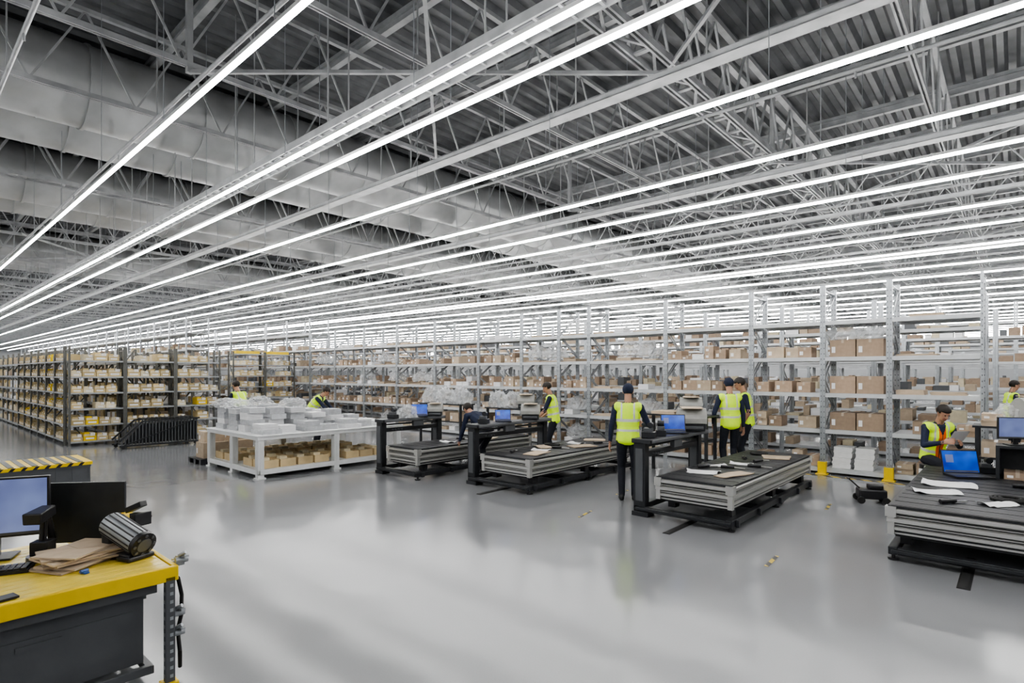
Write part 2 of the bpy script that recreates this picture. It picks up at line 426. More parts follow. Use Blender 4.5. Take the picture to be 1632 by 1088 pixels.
def put_box(k,x,y,z,pale=False,rz=0):
    global ncb; ncb+=1
    ob('cardboard_box',(bm2 if pale else bm)[k],(x,y,z),rz,label='taped brown cardboard carton with white label on shelf' if not pale else 'taped pale cardboard carton with white label on shelf',cat='box',group='cartons on the tall racks')
def put_wrap(me,x,y,z): ob('plastic_wrap',me,(x,y,z),label='crumpled clear plastic wrap heap',cat='plastic',group='plastic wrap heaps')
def put_paper(me,x,y,z): ob('paper_stack',me,(x,y,z),label='stack of white paper packs on shelf',cat='paper',group='paper stacks on rack')
for bi,(a,b) in enumerate(zip(PX[1:],PX[:-1])):
    for li,z in enumerate(LV):
        W=b-a
        if bi==1:
            if li==0:
                for q in(.14,.50): put_paper(paperst,a+q,12.0,z); put_paper(paperst,a+q+.02,12.02,z+.2)
            elif li<4:
                for q in(.10,.54): put_box(3,a+q,12.0,z,False)
                if li==3:
                    for q in(.32,.75): put_wrap(wraps[0],a+q,12.25,z+.323)
            continue
        mode=random.random()
        if li==4: mode=1.2 if random.random()<.5 else .9
        if bi==0: mode=[.2,.1,.75,.8,1.1][li]
        if bi==2: mode=1.2 if li==4 else .1
        t=.07
        if mode>1.05:
            if random.random()<.6: ob('cardboard_sheets',flat[0][1],(a+.25,12.0,z),label='flat stack of brown cardboard sheets on shelf',cat='cardboard',group='flat cardboard on racks')
            continue
        if mode<.62:
            while True:
                k=random.choice([0,0,2,2,1,4,4] if bi!=2 else [0,0,2,1])
                if random.random()<.1 and bi!=2: k=5
                wk=.27 if k==5 else bx[k][0]
                if t+wk>W-.06: break
                if k==5: put_paper(paperlow,a+t,12.0,z)
                elif random.random()<.86 and ncb<285:
                    pl=random.random()<.35
                    put_box(k,a+t,12.0+random.uniform(0,.08),z,pl)
                    if k in(2,4) and random.random()<.6: put_box(k,a+t,12.02,z+bx[k][2]+.002,pl)
                t+=wk+random.choice([.01,.015,.05,.1])
        else:
            while True:
                w_,me=random.choice(flat)
                if t+w_>W-.07: break
                if random.random()<.8: ob('cardboard_sheets',me,(a+t,11.97,z),label='flat stack of brown cardboard sheets on shelf',cat='cardboard',group='flat cardboard on racks')
                else: put_paper(paperlow,a+t+.05,12.0,z)
                if random.random()<.28: put_wrap(random.choice(wraps),a+t+.3,12.3,z+.121)
                t+=w_+.06
mb=MB(); mb.box(-.07,.07,-.03,.0,0,.24); mb.box(-.07,-.055,0,.09,0,.24); mb.box(.055,.07,0,.09,0,.24); mb.box(-.10,.10,-.06,.1,0,.02)
pm=mb.mesh('rack_protector','yellow')
for x in(-2.74,-1.68,-.36): ob('rack_protector',pm,(x,11.84,0.0),label='yellow steel protector at the rack foot',cat='protector',group='rack protectors',bev=.006)
ob('floor_tape',MB().box(-3.0,-.2,11.62,11.70,.0,.003).mesh('floor_tape','haz'),label='yellow and black hazard tape along the rack base',cat='tape')
tp=B(-.02,.02,-.2,.2,0,.002).mesh('floor_mark','haz')
for px,py,r in((-1.85,6.02,.05),(-2.0,9.0,.1),(-4.35,6.35,.2),(-4.7,7.9,.1)): ob('floor_mark',tp,(px,py,0.001),r,label='short worn yellow and black floor mark',cat='tape',group='floor marks')
cc=MB().hexa([(-.05,-.2,0),(.05,-.2,0),(.05,.9,0),(-.05,.9,0),(-.03,-.19,.012),(.03,-.19,.012),(.03,.9,.012),(-.03,.9,.012)]).mesh('cable_cover','rubber')
for x,y in((-3.1,6.4),(-.35,6.55),(-6.3,6.45)): ob('cable_cover',cc,(x,y,0),label='black rubber cable cover on the floor',cat='cable cover',group='cable covers')

# ---------------------------------------------------------------- machines
btn=MB().cyl((0,0,0),(.05,0,0),.012,8).mesh('control_button','grey')
def machine(x,y,w,L,label,gl=1.8,console=True):
    r=ob('cutting_table',None,(x,y,0),label=label,cat='machine',group='flatbed cutting tables')
    bx0=.30 if console else -.02
    m=MB()
    for a in(0.02,w-.1): m.box(a,a+.08,0,L,.06,.14)
    for t in(0,L*.33,L*.66,L-.09): m.box(.1,w-.1,t,t+.09,.065,.13)
    m.box(.05,w-.03,-.03,0,.08,.12)
    for t in(.1,L*.25,L*.5,L*.75,L-.2): m.box(w-.02,w+.02,t,t+.06,.05,.14)
    ob('base_frame',m.mesh('base_frame','char'),parent=r,bev=.008)
    f=MB(); f.cyl((0,0,0),(0,0,.02),.05,12); f.cyl((0,0,.02),(0,0,.065),.018,8)
    fm=f.mesh('foot','black')
    for a in(.06,w-.06):
        for t in(.06,L/2,L-.06): ob('foot',fm,(a,t,0),parent=r)
    m=MB()
    for a in(bx0+.12,w-.2):
        for t in(.2,L*.5,L-.3): m.box(a,a+.1,t,t+.12,.14,.30)
    m.box(bx0+.09,w-.10,.11,L-.11,.23,.5)
    ob('support_column',m.mesh('support_column','black'),parent=r)
    m=MB()
    x0,x1,y0,y1=bx0+.06,w-.06,.06,L-.06
    def ringbar(o0,o1,z0,z1,e=.012):
        pr=[(o0,z0),(o1,z0+e),(o1,z1-e),(o0,z1)]
        vs=[]
        for o,z in pr: vs+=[(x0-o,y0-o,z),(x1+o,y0-o,z),(x1+o,y1+o,z),(x0-o,y1+o,z)]
        fs=[]
        for i in range(3):
            for j in range(4): fs.append((i*4+j,i*4+(j+1)%4,(i+1)*4+(j+1)%4,(i+1)*4+j))
        m.add(vs,fs)
    ringbar(-.02,.0,.26,.285,.004); ringbar(-.01,.02,.295,.345); ringbar(-.0,.012,.352,.37,.004); ringbar(-.0,.035,.375,.435); ringbar(0,.02,.442,.458,.004); ringbar(-.0,.045,.465,.535,.02)
    for cx,cy in((x0,y0),(x1,y0),(x1,y1),(x0,y1)): m.box(cx-.048,cx+.048,cy-.048,cy+.048,.44,.545); m.box(cx-.03,cx+.03,cy-.03,cy+.03,.26,.44)
    ob('side_rail',m.mesh('side_rail','alu'),parent=r,label='ribbed aluminium bed edge')
    m=MB(); m.box(x0-.006+.01,x1-.004,y0+.004,y1-.004,.26,.52); m.box(x0-.025,x1+.025,y0-.025,y1+.025,.53,.555)
    for i in range(int((y1-y0)/.25)): m.box(x0,x1,y0+i*.25,y0+i*.25+.008,.555,.558)
    ob('cutting_mat',m.mesh('cutting_mat','mat'),parent=r,label='black rubber work surface')
    if not console: return r
    q=MB(); q.box(0,.17,0,.11,.05,.97); q.box(-.02,.22,-.02,.15,.0,.06); q.box(.03,.14,-.012,0,.2,.9,1); q.box(-.01,.0,.02,.09,.3,.5,1)
    pm_=q.mesh('console_post',['char','grey'])
    ob('console_post',pm_,(.02,.0,0),parent=r,bev=.01); ob('console_post',pm_,(.02,gl-.11,0),parent=r,bev=.01)
    q=MB(); q.box(0,.28,-.03,gl+.03,.97,1.03); q.box(.05,.17,.11,gl-.11,.78,.86); q.box(.281,.30,0,gl,.975,1.02,1)
    q.box(.06,.12,.11,gl-.11,.90,.93,1)
    ob('console_beam',q.mesh('console_beam',['char','grey']),parent=r,bev=.008)
    for i in range(4): ob('control_button',btn,(.17,.25+i*.07,.82),parent=r)
    q=MB(); q.box(.20,.27,.7,.95,.86,.968); ob('control_box',q.mesh('control_box','grey'),parent=r,bev=.006)
    return r
machine(-3.86,6.75,1.36,3.5,'black and silver flatbed cutting table with laptop console')
machine(-7.08,6.75,1.42,3.3,'black and silver flatbed cutting table strewn with cardboard',2.0)
machine(-9.15,6.32,1.25,3.2,'black and silver flatbed cutting table beside white workbench',1.5)
machine(-1.0,6.85,1.75,3.4,'black and silver flatbed cutting table with papers and laptop',.6,False)

def laptop(x,y,z,rz,label='open black laptop with glowing blue screen',s=1.):
    r=ob('laptop',None,(x,y,z),rz,label=label,cat='laptop'); r.scale=(s,s,s)
    m=MB(); m.box(-.17,.17,-.12,.12,0,.018); 
    for i in range(4): m.box(-.14,.14,-.02+i*.03,.003+i*.03,.018,.020,1)
    m.box(-.05,.05,-.1,-.04,.018,.019,1)
    ob('keyboard_base',m.mesh('keyboard_base',['black','grey']),parent=r)
    l=ob('lid',MB().box(-.17,.17,0,.012,0,.24).mesh('lid','black'),(0,.115,.015),parent=r,rot=(math.radians(-15),0,0))
    m=MB(); m.box(-.158,.158,-.002,0,.014,.228); m.box(-.15,.15,-.003,-.002,.016,.032,1); m.box(-.13,-.06,-.003,-.002,.11,.19,2)
    ob('display',m.mesh('display',['scrb','grey','scrp']),parent=l,label='blue glowing display')
    return r
def monitor(x,y,z,rz,w=.5,h=.3,pole=.15,scr='scrp',label='black flat monitor on stand with lit screen'):
    r=ob('monitor',None,(x,y,z),rz,label=label,cat='monitor')
    m=MB(); m.box(-.11,.11,-.09,.09,0,.012)
    ob('stand_base',m.mesh('stand_base','black'),parent=r,bev=.003)
    ob('neck',MB().box(-.025,.025,.01,.035,.012,pole+h*.5).mesh('neck','black'),parent=r)
    m=MB(); m.box(-w/2,w/2,-.025,.01,pole,pole+h); m.box(-w*.3,w*.3,.01,.03,pole+h*.2,pole+h*.8)
    ob('panel',m.mesh('panel','black'),parent=r,bev=.004)
    m=MB(); m.box(-w/2+.012,w/2-.012,-.027,-.0255,pole+.014,pole+h-.012); m.box(-w/2+.012,w/2-.012,-.028,-.027,pole+.014,pole+.03,1)
    ob('display',m.mesh('display',[scr,'grey']),parent=r)
    return r
laptop(-3.72,7.72,1.031,.6,s=1.05)
laptop(-.46,9.40,.56,.55,s=1.3)
monitor(.0,9.7,.981,.45,.42,.28,.08,'scrp')
laptop(-8.99,7.25,1.031,.9)
laptop(-6.92,7.5,1.031,.8,s=.85)
def hood_printer(x,y,z,rz,s=1.):
    r=ob('hooded_printer',None,(x,y,z),rz,label='pale grey domed office printer with dark base',cat='printer',group='hooded printers'); r.scale=(s,s,s)
    m=MB(); m.box(-.2,.2,-.13,.13,0,.12); m.box(-.17,.17,-.15,-.13,.03,.08,1); ob('base',m.mesh('base',['char','grey']),parent=r,bev=.01)
    m=MB(); n=10; pr=[(-.16,.12),(-.17,.2)]+[(-.15+.3*i/n,.2+.16*math.sin(math.pi*(.12+.8*i/n))) for i in range(n+1)]+[(.15,.12)]
    vs=[(-.22,a,b) for a,b in pr]+[(.22,a,b) for a,b in pr]; k=len(pr)
    m.add(vs,[tuple(range(k)),tuple(range(2*k-1,k-1,-1))]); m.add(vs,[(i,i+k,(i+1)%k+k,(i+1)%k) for i in range(k)],0,False)
    ob('hood',m.mesh('hood','lgrey'),parent=r,bev=.01,label='pale curved hood')
    m=MB(); m.hexa([(-.16,-.22,.36),(.16,-.22,.36),(.16,.12,.37),(-.16,.12,.37),(-.16,-.22,.368),(.16,-.22,.368),(.16,.12,.378),(-.16,.12,.378)]); ob('paper_tray',m.mesh('paper_tray','card2'),parent=r)
    return r
hood_printer(-3.70,8.24,1.031,.55,.95); hood_printer(-6.90,8.25,1.031,.6,.8); hood_printer(-8.97,7.65,1.031,.7,.7)
def sheetob(name,mt,x,y,z,w,d,h,rz,label,cat,group,curl=0):
    m=MB(); nx,ny=8,6; vs=[];fs=[]
    for j in range(ny+1):
        for i in range(nx+1):
            u=i/nx-.5; v=j/ny-.5
            vs.append((u*w*(1-.08*math.sin(5*v+x)),v*d,h+curl*(abs(u)*2)**3*abs(math.sin(3*v+u*4+x))))
    nn=len(vs); vs+=[(a,b,c-h) for a,b,c in vs]
    for j in range(ny):
        for i in range(nx):
            a=j*(nx+1)+i; fs.append((a,a+1,a+nx+2,a+nx+1)); fs.append((nn+a,nn+a+nx+1,nn+a+nx+2,nn+a+1))
    per_=[i for i in range(nx)]+[nx+(nx+1)*j for j in range(ny)]+[(nx+1)*ny+nx-i for i in range(nx)]+[(nx+1)*(ny-j) for j in range(ny)]
    for i in range(len(per_)):
        a=per_[i];b=per_[(i+1)%len(per_)]; fs.append((a,nn+a,nn+b,b))
    m.add(vs,fs); return ob(name,m.mesh(name,mt),(x,y,z),rz,label=label,cat=cat,group=group)
zt=.5585
for a in[(-3.18,7.45,.42,.3,.3),(-3.05,8.5,.3,.2,.1),(-3.25,8.1,.25,.18,1.),(-.68,7.95,.42,.28,.5),(-.62,8.6,.5,.42,.2),(-6.2,7.7,.3,.22,.4),(-6.3,8.9,.3,.22,0),(-8.3,7.4,.3,.2,.2),(-.15,7.6,.3,.2,.9),(.3,8.9,.3,.2,.2)]:
    sheetob('paper_sheet','paper',a[0],a[1],zt,a[2],a[3],.004,a[4],'loose white paper sheet on the black bed','paper','loose papers',.03)
for a in[(-2.78,7.5,.2,.6,-.25),(-6.0,7.35,.26,.5,.2),(-5.95,8.6,.3,.5,-.4),(-2.85,9.5,.4,.4,.3),(.3,7.6,.3,.5,.1),(-8.2,8.3,.4,.5,.2),(-6.35,9.6,.4,.3,.6),(-6.45,8.05,.22,.4,1.)]:
    sheetob('cardboard_sheet','card2',a[0],a[1],zt,a[2],a[3],.012,a[4],'loose brown cardboard sheet on the black bed','cardboard','loose cardboard sheets',.01)
def coil(x,y,z,r):
    m=MB(); n=20
    for k in range(3):
        rr=r*(1-.22*k)
        for i in range(n):
            a=2*math.pi*i/n;b=2*math.pi*(i+1)/n
            m.cyl((rr*math.cos(a),rr*math.sin(a),.016+.004*k),(rr*math.cos(b),rr*math.sin(b),.016+.004*k),.014,6,cap=False)
    ob('cable_coil',m.mesh('cable_coil','rubber'),(x,y,z),label='coiled black cable lying on the bed',cat='cable',group='cable coils')
coil(-.05,7.95,zt,.16); coil(-6.5,8.4,zt,.14); coil(-3.2,9.75,zt,.13); coil(-8.5,8.9,zt,.12)
tlm=MB(); tlm.cyl((-.14,0,.022),(.04,0,.022),.022,10); tlm.bar((.04,0,.02),(.18,0,.012),.03,.012,1); tlm.cyl((-.05,0,.03),(-.05,.05,.02),.012,8)
tlm=tlm.mesh('hand_tool',['black','alu'])
for a in[(-3.0,8.0,.3),(-2.9,8.9,1.2),(-6.1,8.1,.4),(-6.4,7.2,2),(-.5,7.4,.9),(-8.4,7.9,.4),(.1,8.9,.2),(-5.95,9.2,1.0),(-3.2,9.1,2.),(-3.3,7.85,1),(-2.75,8.35,.2)]:
    ob('hand_tool',tlm,(a[0],a[1],zt),a[2],label='black handled cutting tool on the bed',cat='tool',group='hand tools')
gb=MB(); gb.box(-.09,.09,-.07,.07,0,.08); gb.box(-.07,.05,-.05,.05,.08,.13,1); gb.cyl((.02,-.04,.17),(.02,.05,.17),.04,14); gb.box(-.0,.04,-.01,.01,.13,.17)
gbm=gb.mesh('label_applicator',['char','grey'])
for a in[(-3.72,6.95,.3,1.031),(-6.92,7.0,.5,1.031),(-8.99,6.6,.2,1.031),(-3.72,7.3,2.,1.031),(.32,9.75,.4,.981),(-.3,9.95,.3,zt)]:
    ob('label_applicator',gbm,(a[0],a[1],a[3]),a[2],label='small dark label applicator device on console',cat='device',group='console devices',bev=.006)
put_wrap(wrap_mesh(.13,.16,.16,10),-8.99,6.95,1.031)
def over_shelf(x,y,w,h,label):
    r=ob('packing_shelf',None,(x,y,0),label=label,cat='shelf',group='packing shelves')
    m=B(0,.05,0,.05,0,h).mesh('leg','char')
    for a in(0,w-.05):
        for b in(0,.4): ob('leg',m,(a,b,0),parent=r)
    ob('shelf_board',B(-.03,w+.03,-.03,.48,h,h+.03).mesh('shelf_board','char'),parent=r)
    ob('shelf_board',B(0.05,w-.05,.0,.45,h*.6,h*.6+.03).mesh('shelf_board','char'),parent=r)
    return h+.03
hz=over_shelf(-.45,10.55,1.5,1.12,'dark metal packing shelf loaded with cardboard')
ob('cardboard_sheets',flat[1][1],(-.40,10.52,hz),label='flat stack of brown cardboard sheets on shelf',cat='cardboard',group='flat cardboard on racks')
put_box(4,-.38,10.6,hz+.082,True)
hood_printer(.22,10.8,hz,.6,1.15); put_box(1,.5,10.56,hz,True)
put_wrap(wrap_mesh(.16,.2,.18,20),-.08,10.8,hz+.036)
for i in range(4): put_box([1,0,2,0][i],-.38+i*.33,10.56,.703,i%2==0)
hz=over_shelf(-5.45,9.9,1.3,1.1,'dark metal packing shelf loaded with cardboard')
ob('cardboard_sheets',flat[0][1],(-5.3,9.92,hz),label='flat stack of brown cardboard sheets on shelf',cat='cardboard',group='flat cardboard on racks')
hood_printer(-4.55,10.12,hz,.5,.9)
hz=over_shelf(-9.7,9.9,1.4,1.05,'dark metal packing shelf loaded with plastic wrap')
for i in range(2): put_wrap(wrap_mesh(.2,.2,.26,22+i),-9.45+i*.45,10.1,hz)
hood_printer(-8.6,10.12,hz,.6,.9)
hz=over_shelf(-11.9,9.6,1.6,1.1,'dark metal packing shelf loaded with plastic wrap')
for i in range(3): put_wrap(wrap_mesh(.25,.2,.28,32+i),-11.6+i*.55,9.8,hz)
for i in range(3): put_box(i,-9.5+i*.45,9.95,.66,True)
for i in range(3): put_box(1,-11.75+i*.5,9.65,.69,True)
r=ob('control_cabinet',None,(.10,8.15,zt),label='dark grey electronic control cabinet on the cutting table',cat='cabinet')
ob('body',B(0,.36,0,.4,0,.50).mesh('body','char'),parent=r,bev=.012)
ob('door',B(.02,.34,-.012,0,.03,.47).mesh('door','grey'),parent=r,bev=.004)
m=MB()
for i in range(6): m.box(-.004,0,.06,.34,.1+i*.05,.12+i*.05)
ob('vent',m.mesh('vent','black'),parent=r)
ob('monitor_shelf',MB().box(-.2,.5,9.5,9.9,.95,.98).box(-.2,.5,9.86,9.9,zt,.95).box(-.2,-.16,9.5,9.86,zt,.95).box(.46,.5,9.5,9.86,zt,.95).mesh('monitor_shelf','char'),label='small dark metal monitor riser on the cutting table',cat='stand')
for i in range(2): put_box(4,-.12+i*.3,9.52-.0,zt,i==1)
r=ob('floor_pump',None,(-1.6,9.75,0),.4,label='small black wheeled pump unit on the floor',cat='pump')
m=MB(); m.box(-.18,.18,-.12,.12,.06,.2); m.box(-.05,.14,-.08,.08,.2,.27); ob('body',m.mesh('body','black'),parent=r,bev=.02)
wmh=MB().cyl((-.02,0,0),(.02,0,0),.05,14).mesh('wheel','rubber')
for a in((-.16,-.14),(.16,-.14),(-.16,.14),(.16,.14)): ob('wheel',wmh,(a[0],a[1],.05),math.pi/2,parent=r)
m=MB(); m.bar((-.15,0,.2),(-.3,0,.34),.02,.02); m.bar((-.3,-.08,.34),(-.3,.08,.34),.02,.02); ob('handle',m.mesh('handle','black'),parent=r)

# ---------------------------------------------------------------- white workbench
r=ob('white_workbench',None,(-12.4,4.5,0),label='white metal workbench with lower shelf and fluted legs',cat='workbench')
W_,L_=2.3,3.1
m=MB(); m.box(-.03,W_+.03,-.03,L_+.03,.70,.78); m.box(-.05,W_+.05,-.05,L_+.05,.765,.785)
ob('tabletop',m.mesh('tabletop','white'),parent=r,bev=.006)
m=MB(); m.box(0,W_,0,L_,.12,.17); m.box(-.02,W_+.02,-.02,.03,.08,.17); m.box(W_-.03,W_+.02,-.02,L_,.08,.17)
ob('lower_shelf',m.mesh('lower_shelf','white'),parent=r,bev=.004)
m=MB(); m.box(-.055,.055,-.055,.055,.02,.70)
for s in(-.045,-.015,.015,.045): m.box(s-.007,s+.007,-.062,-.055,.1,.66); m.box(.055,.062,s-.007,s+.007,.1,.66)
m.box(-.08,.08,-.08,.08,0,.025)
lm=m.mesh('leg','white')
for a in(.04,W_-.04):
    for b in(.04,L_*.5,L_-.04): ob('leg',lm,(a,b,0),parent=r)
ob('leg',lm,(W_*.5,.04,0),parent=r)
wb=MB(); t=.012
for a in((0,.38,0,t),(0,.38,.3-t,.3),(0,t,t,.3-t),(.38-t,.38,t,.3-t)): wb.box(a[0],a[1],a[2],a[3],0,.14)
wb.box(t,.38-t,t,.3-t,0,.01)
wb.box(.05,.32,.04,.26,.01,.12,1); wb.box(.09,.22,.06,.2,.12,.17,1)
wbm=wb.mesh('wooden_box',['wood','creamp'])
for i in range(5):
    for j in range(8):
        if i in(0,1,3,4):
            x=-12.3+i*.44; y=4.6+j*.34
            if i==4 and 5.9<y<6.2: continue
            ob('wooden_box',wbm,(x,y,.172),random.uniform(-.04,.04),label='open pale wooden box on the lower bench shelf',cat='box',group='wooden boxes under the bench')
pk=[]
for mt in('greyp','paper'):
    for w_,d_,h_ in((.4,.3,.10),(.5,.36,.08),(.32,.3,.13),(.45,.4,.09)):
        m=MB(); nl=int(h_/.018)
        for i in range(nl):
            o=random.uniform(-.006,.006); m.box(o,w_+o,-o,d_-o,i*h_/nl,(i+.92)*h_/nl)
        pk.append((w_,d_,h_,m.mesh('paper_pack',mt)))
for i in range(4):
    for j in range(7):
        w_,d_,h_,me=pk[(i*3+j*5)%8]
        x=-12.3+i*.55; y=4.6+j*.425
        lb='stack of white printed paper packs on the workbench' if (i*3+j*5)%8>3 else 'grey plastic-wrapped paper pack on the workbench'
        ob('paper_pack',me,(x,y,.787),random.uniform(-.04,.04),label=lb,cat='paper',group='paper packs on the workbench')
        z=.788+h_
        nst=3 if (j<3 and i<3) else (2 if j<5 and i<3 else (1 if (i+j)%2 and j<6 else 0))
        for q in range(nst):
            w2,d2,h2,me2=pk[(2 if (j+q)%2 else 0)+4*((i+q+j)%3==0)]
            ob('paper_pack',me2,(x+.03,y+.02,z),random.uniform(-.07,.07),label='plastic-wrapped paper pack stacked on another',cat='paper',group='paper packs on the workbench'); z+=h2+.001
        if (i,j) in((0,0),(1,1),(2,2),(1,0)): put_wrap(wrap_mesh(.24,.2,.12,41+i+j),x+.2,y+.15,z)
for i,(x,y,k,z) in enumerate(((-13.1,4.5,3,.12),(-13.15,5.05,3,.12),(-13.1,4.55,1,.442),(-13.1,5.08,0,.442))): put_box(k,x,y,z,True,.0)
m=MB()
for a in(0,.3,.6): m.box(a,a+.1,0,1.2,0,.1)
for b in range(7): m.box(0,.7,b*.18,b*.18+.12,.1,.12)
ob('pallet',m.mesh('pallet','char'),(-13.25,4.4,0),label='black pallet under pale cartons',cat='pallet')
r=ob('folded_conveyor',None,(-17.3,3.95,0),label='dark folded slatted conveyor resting by the bin shelving',cat='conveyor')
m=MB()
def pz(y): return .2+ (.48 if y>.5 else .48*y/.5)
for i in range(24):
    y=.05+i*.075
    m.box(0.62,.66,y,y+.022,.08,pz(y),1); m.box(0.04,.08,y,y+.022,.08,pz(y),1)
m.hexa([(.1,.08,.12),(.6,.08,.12),(.6,1.8,.12),(.1,1.8,.12),(.1,.5,.60),(.6,.5,.60),(.6,1.8,.62),(.1,1.8,.62)])
for x in(.0,.68): 
    m.bar((x,0,.2),(x,.5,.68),.03,.04); m.bar((x,.5,.68),(x,1.85,.70),.03,.04); m.bar((x,0,.08),(x,1.85,.08),.03,.04); m.bar((x,.1,.1),(x,1.8,.68),.025,.025)
ob('slatted_body',m.mesh('slatted_body',['char','grey']),parent=r)
f=MB().cyl((-.02,0,.04),(.03,0,.04),.04,12).mesh('caster','rubber')
for a in(.02,.66):
    for b in(.08,1.75): ob('caster',f,(a,b,0),parent=r)
m=MB()
for i in range(12): m.cyl((.05,.58+i*.1,.72),(.65,.58+i*.1,.72),.025,10)
ob('roller_bed',m.mesh('roller_bed','char'),parent=r)

# ---------------------------------------------------------------- foreground bench
r=ob('yellow_workbench',None,(-5.07,-1.0,0),label='steel workbench with yellow top and perforated corner post',cat='workbench')
m=MB(); m.box(0,1.2,0,2.19,.655,.710)
for i in range(16): m.box(.01+i*.074,.01+i*.074+.070,.0,2.185,.710,.72)
ob('tabletop',m.mesh('tabletop','ybench'),parent=r,bev=.003,label='glossy yellow ribbed top')
m=MB(); m.box(1.2,1.235,0,2.22,.635,.724); m.box(0,1.2,2.19,2.22,.635,.724)
ob('edge_strip',m.mesh('edge_strip','yellow'),parent=r,bev=.006,label='bright yellow edge strip')
m=MB(); m.box(1.13,1.18,0,2.12,.57,.635); m.box(.03,.08,0,2.12,.57,.635); m.box(.08,1.13,2.08,2.12,.57,.635); m.box(1.12,1.16,0,2.1,.08,.13); m.box(.05,1.12,2.08,2.12,.06,.11)
ob('frame',m.mesh('frame','grey'),parent=r,bev=.004)
m=MB(); m.box(0,.045,0,.01,0,.66); m.box(.035,.045,.01,.05,0,.66)
for i in range(12):
    m.box(.012,.026,-.001,0,.05+i*.05,.07+i*.05,1); m.box(.045,.046,.022,.04,.05+i*.05,.07+i*.05,1)
lg=m.mesh('leg',['grey','galv'])
ob('leg',lg,(1.19,2.15,0),parent=r); ob('leg',lg,(-.0,2.13,0),parent=r); ob('leg',lg,(1.15,-.05,0),parent=r); ob('leg',lg,(0,-.05,0),parent=r)
ob('foot_cap',B(-.02,.07,-.02,.07,0,.025).mesh('foot_cap','yellow'),(1.18,2.15,.0),parent=r,bev=.008)
m=MB(); m.cyl((0,0,0),(.0,.07,0),.02,12); m.cyl((0,.02,.03),(.03,.05,.05),.012,8); m.bar((-.06,.03,.01),(.05,.05,.03),.025,.012)
cm=m.mesh('clamp','galv')
for a in((1.17,2.22,.735),(1.2,2.19,.42),(1.2,2.19,.30),(1.1,2.22,.70)): ob('clamp',cm,a,parent=r)
m=MB(); pts=[(1.16,2.24,.62),(1.13,2.27,.5),(1.15,2.26,.38),(1.12,2.25,.28),(1.16,2.25,.16),(1.13,2.26,.05)]
for a,b in zip(pts[:-1],pts[1:]): m.cyl(a,b,.012,8,cap=True)
m.cyl((1.0,2.235,.6),(1.16,2.24,.62),.012,8)
ob('power_cable',m.mesh('power_cable','rubber'),parent=r)
def tote(w,d,h,mt='grey',rib=True):
    m=MB(); t=.02
    m.box(0,w,0,d,0,t); m.box(0,t,t,d-t,t,h); m.box(w-t,w,t,d-t,t,h); m.box(0,w,0,t,t,h); m.box(0,w,d-t,d,t,h)
    m.box(-.012,w+.012,-.012,0,h-.04,h); m.box(-.012,w+.012,d,d+.012,h-.04,h); m.box(-.012,0,0,d,h-.04,h); m.box(w,w+.012,0,d,h-.04,h)
    if rib:
        n=max(3,int(d/.2))
        for i in range(n+1):
            a=i*(d-.02)/n; m.box(w,w+.006,a,a+.02,.02,h-.04)
        n=max(3,int(w/.2))
        for i in range(n+1):
            a=i*(w-.02)/n; m.box(a,a+.02,d,d+.006,.02,h-.04)
    else:
        m.box(w,w+.006,.06,d-.06,.08,h-.1); m.box(w+.006,w+.012,d*.4,d*.6,h-.16,h-.13)
        m.box(.06,w-.06,d,d+.006,.08,h-.1)
    return m.mesh('storage_tote',mt)
tm1=tote(1.02,.99,.43,'grey',False)
for y in(-.95,.08): ob('storage_tote',tm1,(-5.0,y,.135),label='dark grey smooth plastic tote under the workbench',cat='tote',group='totes under the yellow bench')
zb=.7235
monitor(-4.86,.48,zb,1.15,.58,.38,.13,'scrp','black desktop monitor with lavender screen on yellow bench')
r=ob('display_panel',None,(-4.76,.95,zb),label='thin black panel display seen from behind on bench',cat='monitor')
r.rotation_euler=(0,0,.85)
ob('panel',B(-.24,.24,-.012,.012,.02,.43).mesh('panel','char'),parent=r,bev=.003)
m=MB(); m.box(-.1,.1,-.07,.07,0,.015); m.box(-.03,.03,-.01,.01,.015,.1); ob('stand_base',m.mesh('stand_base','black'),parent=r)
m=MB(); m.box(-.2,.2,-.07,.07,0,.018)
for j in range(4):
    for i in range(12): m.box(-.19+i*.032,-.19+i*.032+.026,-.06+j*.031,-.06+j*.031+.025,.018,.028)
ob('keyboard',m.mesh('keyboard','black'),(-4.50,.42,zb),1.2,label='black computer keyboard on the yellow bench',cat='keyboard')
r=ob('barcode_scanner',None,(-4.60,.68,zb),.9,label='black handheld barcode scanner on its stand',cat='scanner')
m=MB(); m.cyl((0,0,0),(0,0,.03),.08,16); m.cyl((0,0,.02),(0,.02,.24),.022,10); m.box(-.05,.05,-.04,.06,.03,.12); ob('stand',m.mesh('stand','black'),parent=r,bev=.01)
m=MB(); m.hexa([(-.05,-.1,.24),(.05,-.1,.24),(.045,.07,.27),(-.045,.07,.27),(-.055,-.1,.31),(.055,-.1,.31),(.04,.07,.33),(-.04,.07,.33)]); m.cyl((0,.05,.26),(0,.11,.09),.024,10)
ob('scanner_head',m.mesh('scanner_head','black'),parent=r,bev=.012)
for i in range(7):
    m=MB(); m.box(-.14,.14,-.20,.20,0,.011); m.bar((-.14,.05,.0115),(0,-.02,.0115),.003,.001,1); m.bar((.14,.05,.0115),(0,-.02,.0115),.003,.001,1)
    ob('envelope',m.mesh('envelope',['card2','card']),(-4.38+random.uniform(-.02,.02),.82+random.uniform(-.03,.03),zb+i*.0125),random.uniform(-.4,.5)+.3,label='brown kraft paper envelope in a loose pile',cat='envelope',group='pile of brown envelopes')
r=ob('label_printer',None,(-4.26,1.06,zb),.35,label='black label printer with ribbed silver roller and yellow trim',cat='printer')
